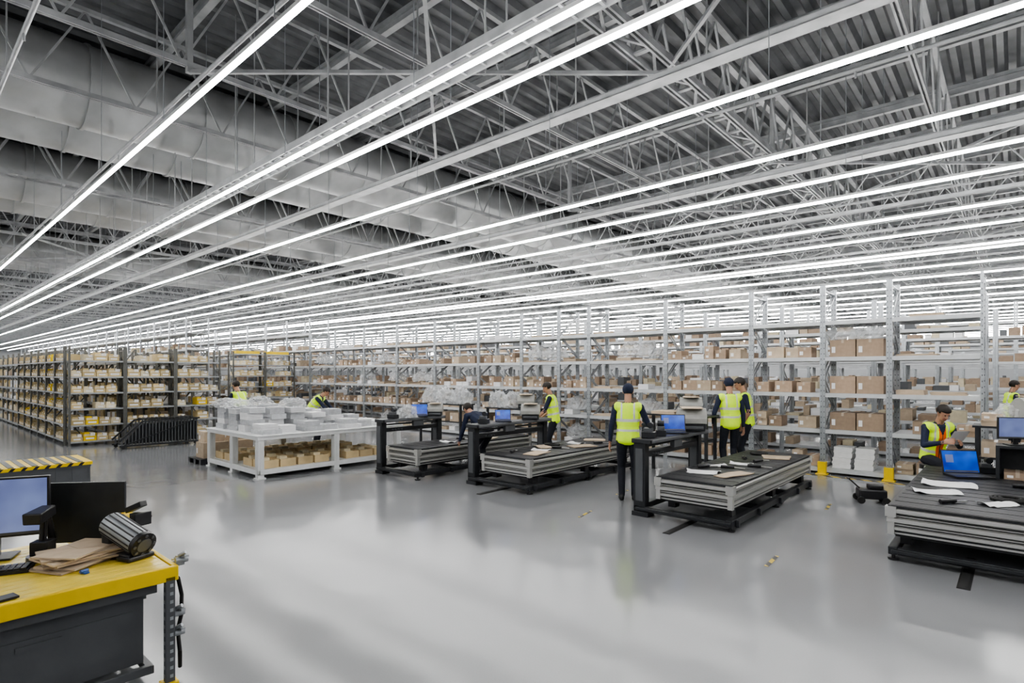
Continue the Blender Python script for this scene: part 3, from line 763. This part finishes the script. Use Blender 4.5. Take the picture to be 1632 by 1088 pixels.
m=MB(); m.box(-.15,.11,-.07,.08,0,.04); m.box(-.17,-.09,-.06,.07,.04,.14); m.box(.02,.14,-.09,.08,0,.03); m.box(-.20,-.16,-.03,.05,.05,.2); ob('body',m.mesh('body','black'),parent=r,bev=.01)
m=MB(); m.cyl((-.16,0,.195),(.12,0,.10),.078,28)
ax=V((.28,0,-.095)).normalized(); up_=V((.095,0,.28)).normalized()
for i in range(16):
    a=2*math.pi*i/16; off=V((0,1,0))*math.cos(a)*.078+up_*math.sin(a)*.078
    m.bar(V((-.155,0,.193))+off,V((.115,0,.102))+off,.007,.007,1)
ob('roller',m.mesh('roller',['galv','black']),parent=r,label='ribbed silver grey roller')
m=MB(); m.cyl((.12,0,.10),(.15,0,.09),.08,20); m.cyl((.15,0,.09),(.155,0,.088),.045,16,1)
for i in range(8):
    a=2*math.pi*i/8; p=V((.152,0,.09))+V((0,1,0))*math.cos(a)*.062+up_*math.sin(a)*.062
    m.cyl(p,p+ax*.006,.01,8,1)
ob('roller_cap',m.mesh('roller_cap',['black','grey']),parent=r)
r=ob('tape_dispenser',None,(-4.60,1.12,zb),.3,label='yellow and black tape dispenser gun',cat='tape dispenser'); r.scale=(1.25,1.25,1.25)
ob('tape_roll',MB().cyl((0,-.03,.1),(0,.03,.1),.075,24).mesh('tape_roll','yellow'),parent=r)
m=MB(); m.box(-.02,.02,-.035,.035,0,.05); m.bar((0,-.04,.1),(.16,-.04,.16),.03,.01); m.bar((0,.04,.1),(.16,.04,.16),.03,.01); m.box(.12,.17,-.045,.045,.12,.19); m.cyl((0,-.045,.1),(0,.045,.1),.03,12); m.bar((.04,0,.19),(.17,0,.24),.04,.03)
ob('frame',m.mesh('frame','black'),parent=r,bev=.004)
m=MB(); m.box(-.04,.04,-.08,.08,0,.011); m.box(-.036,.036,-.07,.07,.011,.012,1)
ob('handheld_terminal',m.mesh('handheld_terminal',['black','grey']),(-3.93,.40,zb),.2,label='small black handheld terminal near bench edge',cat='phone',bev=.003)
m=MB(); m.cyl((0,-.02,.012),(0,.02,.012),.011,12); m.box(-.03,.03,-.012,.012,0,.01)
ob('tape_cutter',m.mesh('tape_cutter','blue'),(-4.10,.80,zb),.3,label='small blue plastic tape cutter on bench',cat='tool')
ob('storage_tote',tote(1.0,1.7,.43),(-12.2,.56,0),label='grey plastic tote with striped yellow black lid',cat='tote')
m=MB(); m.box(-.03,1.03,-.03,1.73,0,.05)
for i in range(12):
    a=i*.14; m.hexa([(.0,a,.05),(1.0,a,.05),(1.0,a+.07,.05),(.0,a+.07,.05),(.0,a+.0,.058),(1.0,a+.0,.058),(1.0,a+.07,.058),(.0,a+.07,.058)],1)
    m.hexa([(1.03,a,.0),(1.034,a,.0),(1.034,a+.05,.0),(1.03,a+.05,.0),(1.03,a+.04,.05),(1.034,a+.04,.05),(1.034,a+.09,.05),(1.03,a+.09,.05)],1)
ob('tote_lid',m.mesh('tote_lid',['yellow','black']),(-12.2,.56,.431),label='yellow lid with black hazard stripes on tote',cat='lid')

# ---------------------------------------------------------------- people
def ell(c,r,R,nu=10,nv=6):
    pts=[]
    for j in range(nv+1):
        ph=math.pi*j/nv
        for i in range(nu if 0<j<nv else 1):
            t=2*math.pi*i/nu
            pts.append(V(c)+R@V((r[0]*math.sin(ph)*math.cos(t),r[1]*math.sin(ph)*math.sin(t),r[2]*math.cos(ph))))
    return pts
def build_hulls(parts,vox,infl=0.,smooth=2):
    b=bmesh.new()
    for (a,ra,c,rc,R,tag) in parts:
        ra=[x+infl for x in ra]; rc=[x+infl for x in rc]
        pts=ell(a,ra,R)+ell(c,rc,R)
        vs=[b.verts.new(p) for p in pts]
        g=bmesh.ops.convex_hull(b,input=vs,use_existing_faces=False)
        dead=[e for e in set(g['geom_interior']+g['geom_unused']) if isinstance(e,bmesh.types.BMVert)]
        if dead: bmesh.ops.delete(b,geom=dead,context='VERTS')
    me=bpy.data.meshes.new('tmp'); b.to_mesh(me); b.free()
    o=bpy.data.objects.new('tmp',me); COL.objects.link(o)
    md=o.modifiers.new('r','REMESH'); md.mode='VOXEL'; md.voxel_size=vox; md.use_smooth_shade=True
    s=o.modifiers.new('s','SMOOTH'); s.iterations=smooth; s.factor=.5
    dg=bpy.context.evaluated_depsgraph_get()
    out=bpy.data.meshes.new_from_object(o.evaluated_get(dg))
    bpy.data.objects.remove(o); bpy.data.meshes.remove(me)
    return out
def ik(a,t,l1,l2,pole):
    a=V(a);t=V(t); d=t-a; D=min(d.length,(l1+l2)*.995); d.normalize(); t=a+d*D
    x=(l1*l1-l2*l2+D*D)/(2*D); h=math.sqrt(max(0,l1*l1-x*x))
    p=V(pole); p=(p-d*p.dot(d)).normalized()
    return a+d*x+p*h,t
def person(loc,yaw,label,lean=0.,pz=.93,hands=((-.3,.1,.8),(.3,.1,.8)),feet=((-.11,0,.08),(.11,.03,.08)),hp=.15,hy=0.,vox=.0085,
           vest=True,hair='hair',hairn='hair',sleeve='navy',fore='navy',scale=1.,orange=False,pshift=0.,tr='trou'):
    I=Matrix.Identity(3)
    U=Matrix.Rotation(-lean,3,'X'); U2=Matrix.Rotation(-lean*.5,3,'X')
    hip=V((0,pshift,pz)); waist=hip+U2@V((0,0,.16)); chest=waist+U@V((0,.005,.19)); nb_=chest+U@V((0,-.015,.2))
    UH=Matrix.Rotation(hy,3,'Z')@Matrix.Rotation(-(lean*.6+hp),3,'X')
    hc=nb_+U@V((0,.015,.05))+UH@V((0,.015,.10))
    P=[]
    P.append((hip,(.155,.115,.10),waist,(.135,.10,.07),U2,tr))
    P.append((waist+U@V((0,0,.03)),(.14,.102,.07),chest,(.165,.115,.10),U,sleeve))
    P.append((chest,(.165,.115,.10),nb_-U@V((0,0,.07)),(.13,.085,.05),U,sleeve))
    for sgn in(-1,1):
        sh=chest+U@V((sgn*.178,-.005,.115))
        P.append((nb_-U@V((0,0,.05)),(.05,.055,.045),sh,(.062,.06,.058),U,sleeve))
        tgt=V(hands[0 if sgn<0 else 1])
        el,wr=ik(sh,tgt,.29,.25,(sgn*.6,-.6,-.7))
        P.append((sh,(.056,)*3,el,(.043,)*3,I,sleeve))
        mid=el.lerp(wr,.55)
        P.append((el,(.043,)*3,mid,(.037,)*3,I,fore)); P.append((mid,(.037,)*3,wr,(.028,)*3,I,fore))
        d=(wr-el).normalized(); nrm=V((-sgn,0,-.2)); nrm=(nrm-d*nrm.dot(d)).normalized(); sd=d.cross(nrm).normalized()
        if sd.y*1+sd.z*.6<0: sd=-sd
        kn=wr+d*.085
        for off in(-.024,.022): P.append((wr+sd*off*.4,(.019,)*3,kn+sd*off,(.0165,)*3,I,'skin'))
        P.append((wr,(.02,)*3,kn,(.018,)*3,I,'skin'))
        for k,(o,ln) in enumerate(((.036,.036),(.012,.042),(-.012,.039),(-.035,.030))):
            f0=kn+sd*o; dd=(d+sd*o*3.0+nrm*.25).normalized(); f1=f0+dd*ln; f2=f1+(dd+nrm*.7).normalized()*ln*.85
            P.append((f0,(.0105,)*3,f1,(.0095,)*3,I,'skin')); P.append((f1,(.0095,)*3,f2,(.008,)*3,I,'skin'))
        t0=wr+d*.03+sd*.025; t1=t0+(d*.6+sd*.8+nrm*.3).normalized()*.04; t2=t1+(d+nrm*.4+sd*.2).normalized()*.03
        P.append((t0,(.013,)*3,t1,(.011,)*3,I,'skin')); P.append((t1,(.011,)*3,t2,(.009,)*3,I,'skin'))
        hj=hip+V((sgn*.085,0,-.03)); ft=V(feet[0 if sgn<0 else 1])
        kn_,an=ik(hj,ft,.43,.42,(sgn*.12,1,0))
        P.append((hj,(.09,)*3,kn_,(.06,)*3,I,tr)); P.append((kn_,(.06,)*3,kn_.lerp(an,.35),(.058,.062,.06),I,tr)); P.append((kn_.lerp(an,.35),(.058,.062,.06),an,(.045,.05,.045),I,tr))
        z0=an.z-.08
        P.append((V((an.x,an.y-.035,z0+.045)),(.038,.04,.045),V((an.x+sgn*.01,an.y+.07,z0+.04)),(.044,.06,.04),I,'shoe'))
        P.append((V((an.x+sgn*.01,an.y+.07,z0+.036)),(.046,.05,.036),V((an.x+sgn*.015,an.y+.16,z0+.03)),(.04,.045,.03),I,'shoe'))
    P.append((nb_-U@V((0,0,.05)),(.058,.058,.05),hc-UH@V((0,.01,.05)),(.052,.054,.05),U,'skin'))
    P.append((hc+UH@V((0,-.012,.035)),(.074,.092,.082),hc+UH@V((0,.032,-.075)),(.042,.045,.035),UH,'skin'))
    P.append((hc+UH@V((0,.078,.012)),(.008,.01,.01),hc+UH@V((0,.095,-.028)),(.013,.014,.011),UH,'skin'))
    P.append((hc+UH@V((-.028,.072,.026)),(.016,.012,.007),hc+UH@V((.028,.072,.026)),(.016,.012,.007),UH,'skin'))
    P.append((hc+UH@V((-.016,.074,-.058)),(.01,.008,.008),hc+UH@V((.016,.074,-.058)),(.01,.008,.008),UH,'lip'))
    for sgn in(-1,1): P.append((hc+UH@V((sgn*.076,-.005,.012)),(.01,.018,.02),hc+UH@V((sgn*.072,0,-.018)),(.008,.012,.014),UH,'skin'))
    me=build_hulls(P,vox)
    tags=list(dict.fromkeys(['skin',sleeve,tr,'shoe','lip',fore]))
    for t in tags: me.materials.append(M[t])
    samples=[]
    for (a,ra,c,rc,R,tag) in P:
        L=(V(a)-V(c)).length; ns=max(2,int(L/.03))
        for s in range(ns+1):
            f=s/ns; samples+=[(p,tags.index(tag)) for p in ell(V(a).lerp(V(c),f),[ra[i]*(1-f)+rc[i]*f for i in range(3)],R,8,4)]
    kd=kdtree.KDTree(len(samples))
    for i,(p,t) in enumerate(samples): kd.insert(p,i)
    kd.balance()
    mi=[samples[kd.find(p.center)[1]][1] for p in me.polygons]
    me.polygons.foreach_set('material_index',mi); me.polygons.foreach_set('use_smooth',[True]*len(mi)); me.update(); me.name='person'
    o=ob('person',me,(loc[0],loc[1],0),yaw,label=label,cat='person'); o.scale=(scale,)*3
    m=MB(); c=hc+UH@V((0,-.014,.036)); rr=(.083,.102,.092); nu,nv=28,18; vs=[];idx={}
    for j in range(nv+1):
        for i in range(nu):
            ph=math.pi*j/nv; t=2*math.pi*i/nu
            q=V((rr[0]*math.sin(ph)*math.cos(t),rr[1]*math.sin(ph)*math.sin(t),rr[2]*math.cos(ph)))
            wob=1+(.02*math.sin(7*t+3*ph) if hairn=='hair' else .01)
            idx[(j,i)]=len(vs); vs.append((q*wob,q))
    fs=[]
    for j in range(nv):
        for i in range(nu):
            ids=[idx[(j,i)],idx[(j+1,i)],idx[(j+1,(i+1)%nu)],idx[(j,(i+1)%nu)]]
            q=sum((vs[k][1] for k in ids),V((0,0,0)))/4
            keep = (q.z>.022 if q.y>.035 else q.z>-.07+max(0,q.y)*1.8)
            if keep: fs.append(ids)
    m.add([c+UH@p for p,_ in vs],fs,0,True)
    ho=ob(hairn,m.mesh(hairn,hair),parent=o)
    sm=ho.modifiers.new('t','SOLIDIFY'); sm.thickness=.008
    for sgn in(-1,1): 
        ce=hc+UH@V((sgn*.029,.081,.008)); pts=ell(ce,(.011,.008,.006),UH,8,4)
        e2=bmesh.new(); vs2=[e2.verts.new(p) for p in pts]; bmesh.ops.convex_hull(e2,input=vs2); mm=bpy.data.meshes.new('eye'); e2.to_mesh(mm); e2.free(); mm.materials.append(M['eye'])
        ob('eye',mm,parent=o)
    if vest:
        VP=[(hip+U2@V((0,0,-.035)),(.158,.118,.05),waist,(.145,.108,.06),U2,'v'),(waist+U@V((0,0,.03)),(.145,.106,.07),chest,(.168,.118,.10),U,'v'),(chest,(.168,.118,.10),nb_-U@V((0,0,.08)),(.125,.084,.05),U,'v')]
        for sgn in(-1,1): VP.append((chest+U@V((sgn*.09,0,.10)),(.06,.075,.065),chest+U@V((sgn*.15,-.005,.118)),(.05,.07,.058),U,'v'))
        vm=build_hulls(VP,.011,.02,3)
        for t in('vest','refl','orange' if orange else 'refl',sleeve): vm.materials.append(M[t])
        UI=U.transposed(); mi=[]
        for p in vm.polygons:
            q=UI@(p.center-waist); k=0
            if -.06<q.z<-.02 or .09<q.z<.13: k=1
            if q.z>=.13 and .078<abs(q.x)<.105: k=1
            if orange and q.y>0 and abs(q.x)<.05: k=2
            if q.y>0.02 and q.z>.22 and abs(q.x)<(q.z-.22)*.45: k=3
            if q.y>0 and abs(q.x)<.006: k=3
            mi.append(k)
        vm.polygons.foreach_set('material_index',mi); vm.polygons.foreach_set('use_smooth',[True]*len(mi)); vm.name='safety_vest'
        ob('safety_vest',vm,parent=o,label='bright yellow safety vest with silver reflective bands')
    return o
nf=((-.09,0,.08),(.09,.03,.08))
person((-4.34,7.46),.5,'person in yellow safety vest standing with back turned at console',lean=.05,hands=((-.27,.02,.84),(.22,.30,1.12)),hair='navy',hairn='cap',hp=.12,feet=nf)
person((-3.96,10.50),.7,'person in yellow vest and navy cap standing by cutting table',lean=.06,hands=((-.26,.12,.92),(.25,.04,.84)),hair='navy',hairn='cap',hp=.2,scale=1.04,feet=nf)
person((-3.86,11.08),2.0,'dark-haired person in yellow vest looking down beside table',lean=.12,hands=((-.24,.1,.9),(.2,.16,.98)),hp=.35,fore='skin',scale=1.05,feet=nf)
person((-7.38,9.6),2.1,'dark-haired person in yellow vest standing behind cutting table',lean=.18,hands=((-.2,.35,.95),(.22,.3,.95)),hp=.3,fore='skin',scale=.99,feet=nf)
person((-14.3,5.9),1.9,'person in yellow vest leaning and reaching out an arm',lean=.3,hands=((-.25,.3,.9),(.45,.5,1.35)),hp=.1,fore='navy',pshift=-.08,vox=.01)
person((-13.7,7.6),-.9,'person in yellow vest bending over the packing work',lean=.75,pz=.88,hands=((-.2,.6,.75),(.22,.6,.78)),hp=.2,pshift=-.15,vox=.01)
person((-7.45,7.5),1.45,'person in dark clothes bending over the machine',lean=1.15,pz=.84,hands=((-.2,.45,.60),(.2,.45,.60)),hp=.1,vest=False,pshift=-.12,vox=.01,hair='hair')
person((-.99,11.05),-2.45,'dark-haired seated person in yellow vest reading white paper',lean=.32,pz=.56,hands=((-.1,.42,.80),(.16,.44,.82)),feet=((-.14,.38,.08),(.14,.40,.08)),hp=.3,orange=True,fore='navy',scale=1.06)
person((-.12,17.2),-1.2,'person in yellow vest walking in the far aisle',lean=.1,hands=((-.25,.1,.85),(.28,.1,.85)),vox=.013)
r=ob('work_stool',None,(-.99,11.05,0),label='round black work stool under the seated person',cat='stool')
ob('seat',MB().cyl((0,0,.40),(0,0,.46),.17,20).mesh('seat','black'),parent=r,bev=.01)
m=MB(); m.cyl((0,0,.06),(0,0,.40),.025,10)
for i in range(5):
    a=i*2*math.pi/5; m.bar((0,0,.07),(.2*math.cos(a),.2*math.sin(a),.02),.03,.03)
ob('base',m.mesh('base','char'),parent=r)
yv=-2.45; lx,ly_,lz=.02,.56,.95
pxx=-.99+lx*math.cos(yv)-ly_*math.sin(yv); pyy=11.05+lx*math.sin(yv)+ly_*math.cos(yv)
ob('paper_sheet',MB().box(-.11,.11,-.001,.001,-.14,.14).mesh('paper_sheet','paper'),(pxx,pyy,lz),rot=(-.7,0,yv),label='white paper sheet held by the seated person',cat='paper')
print('bins',nb,'boxes',ncb)
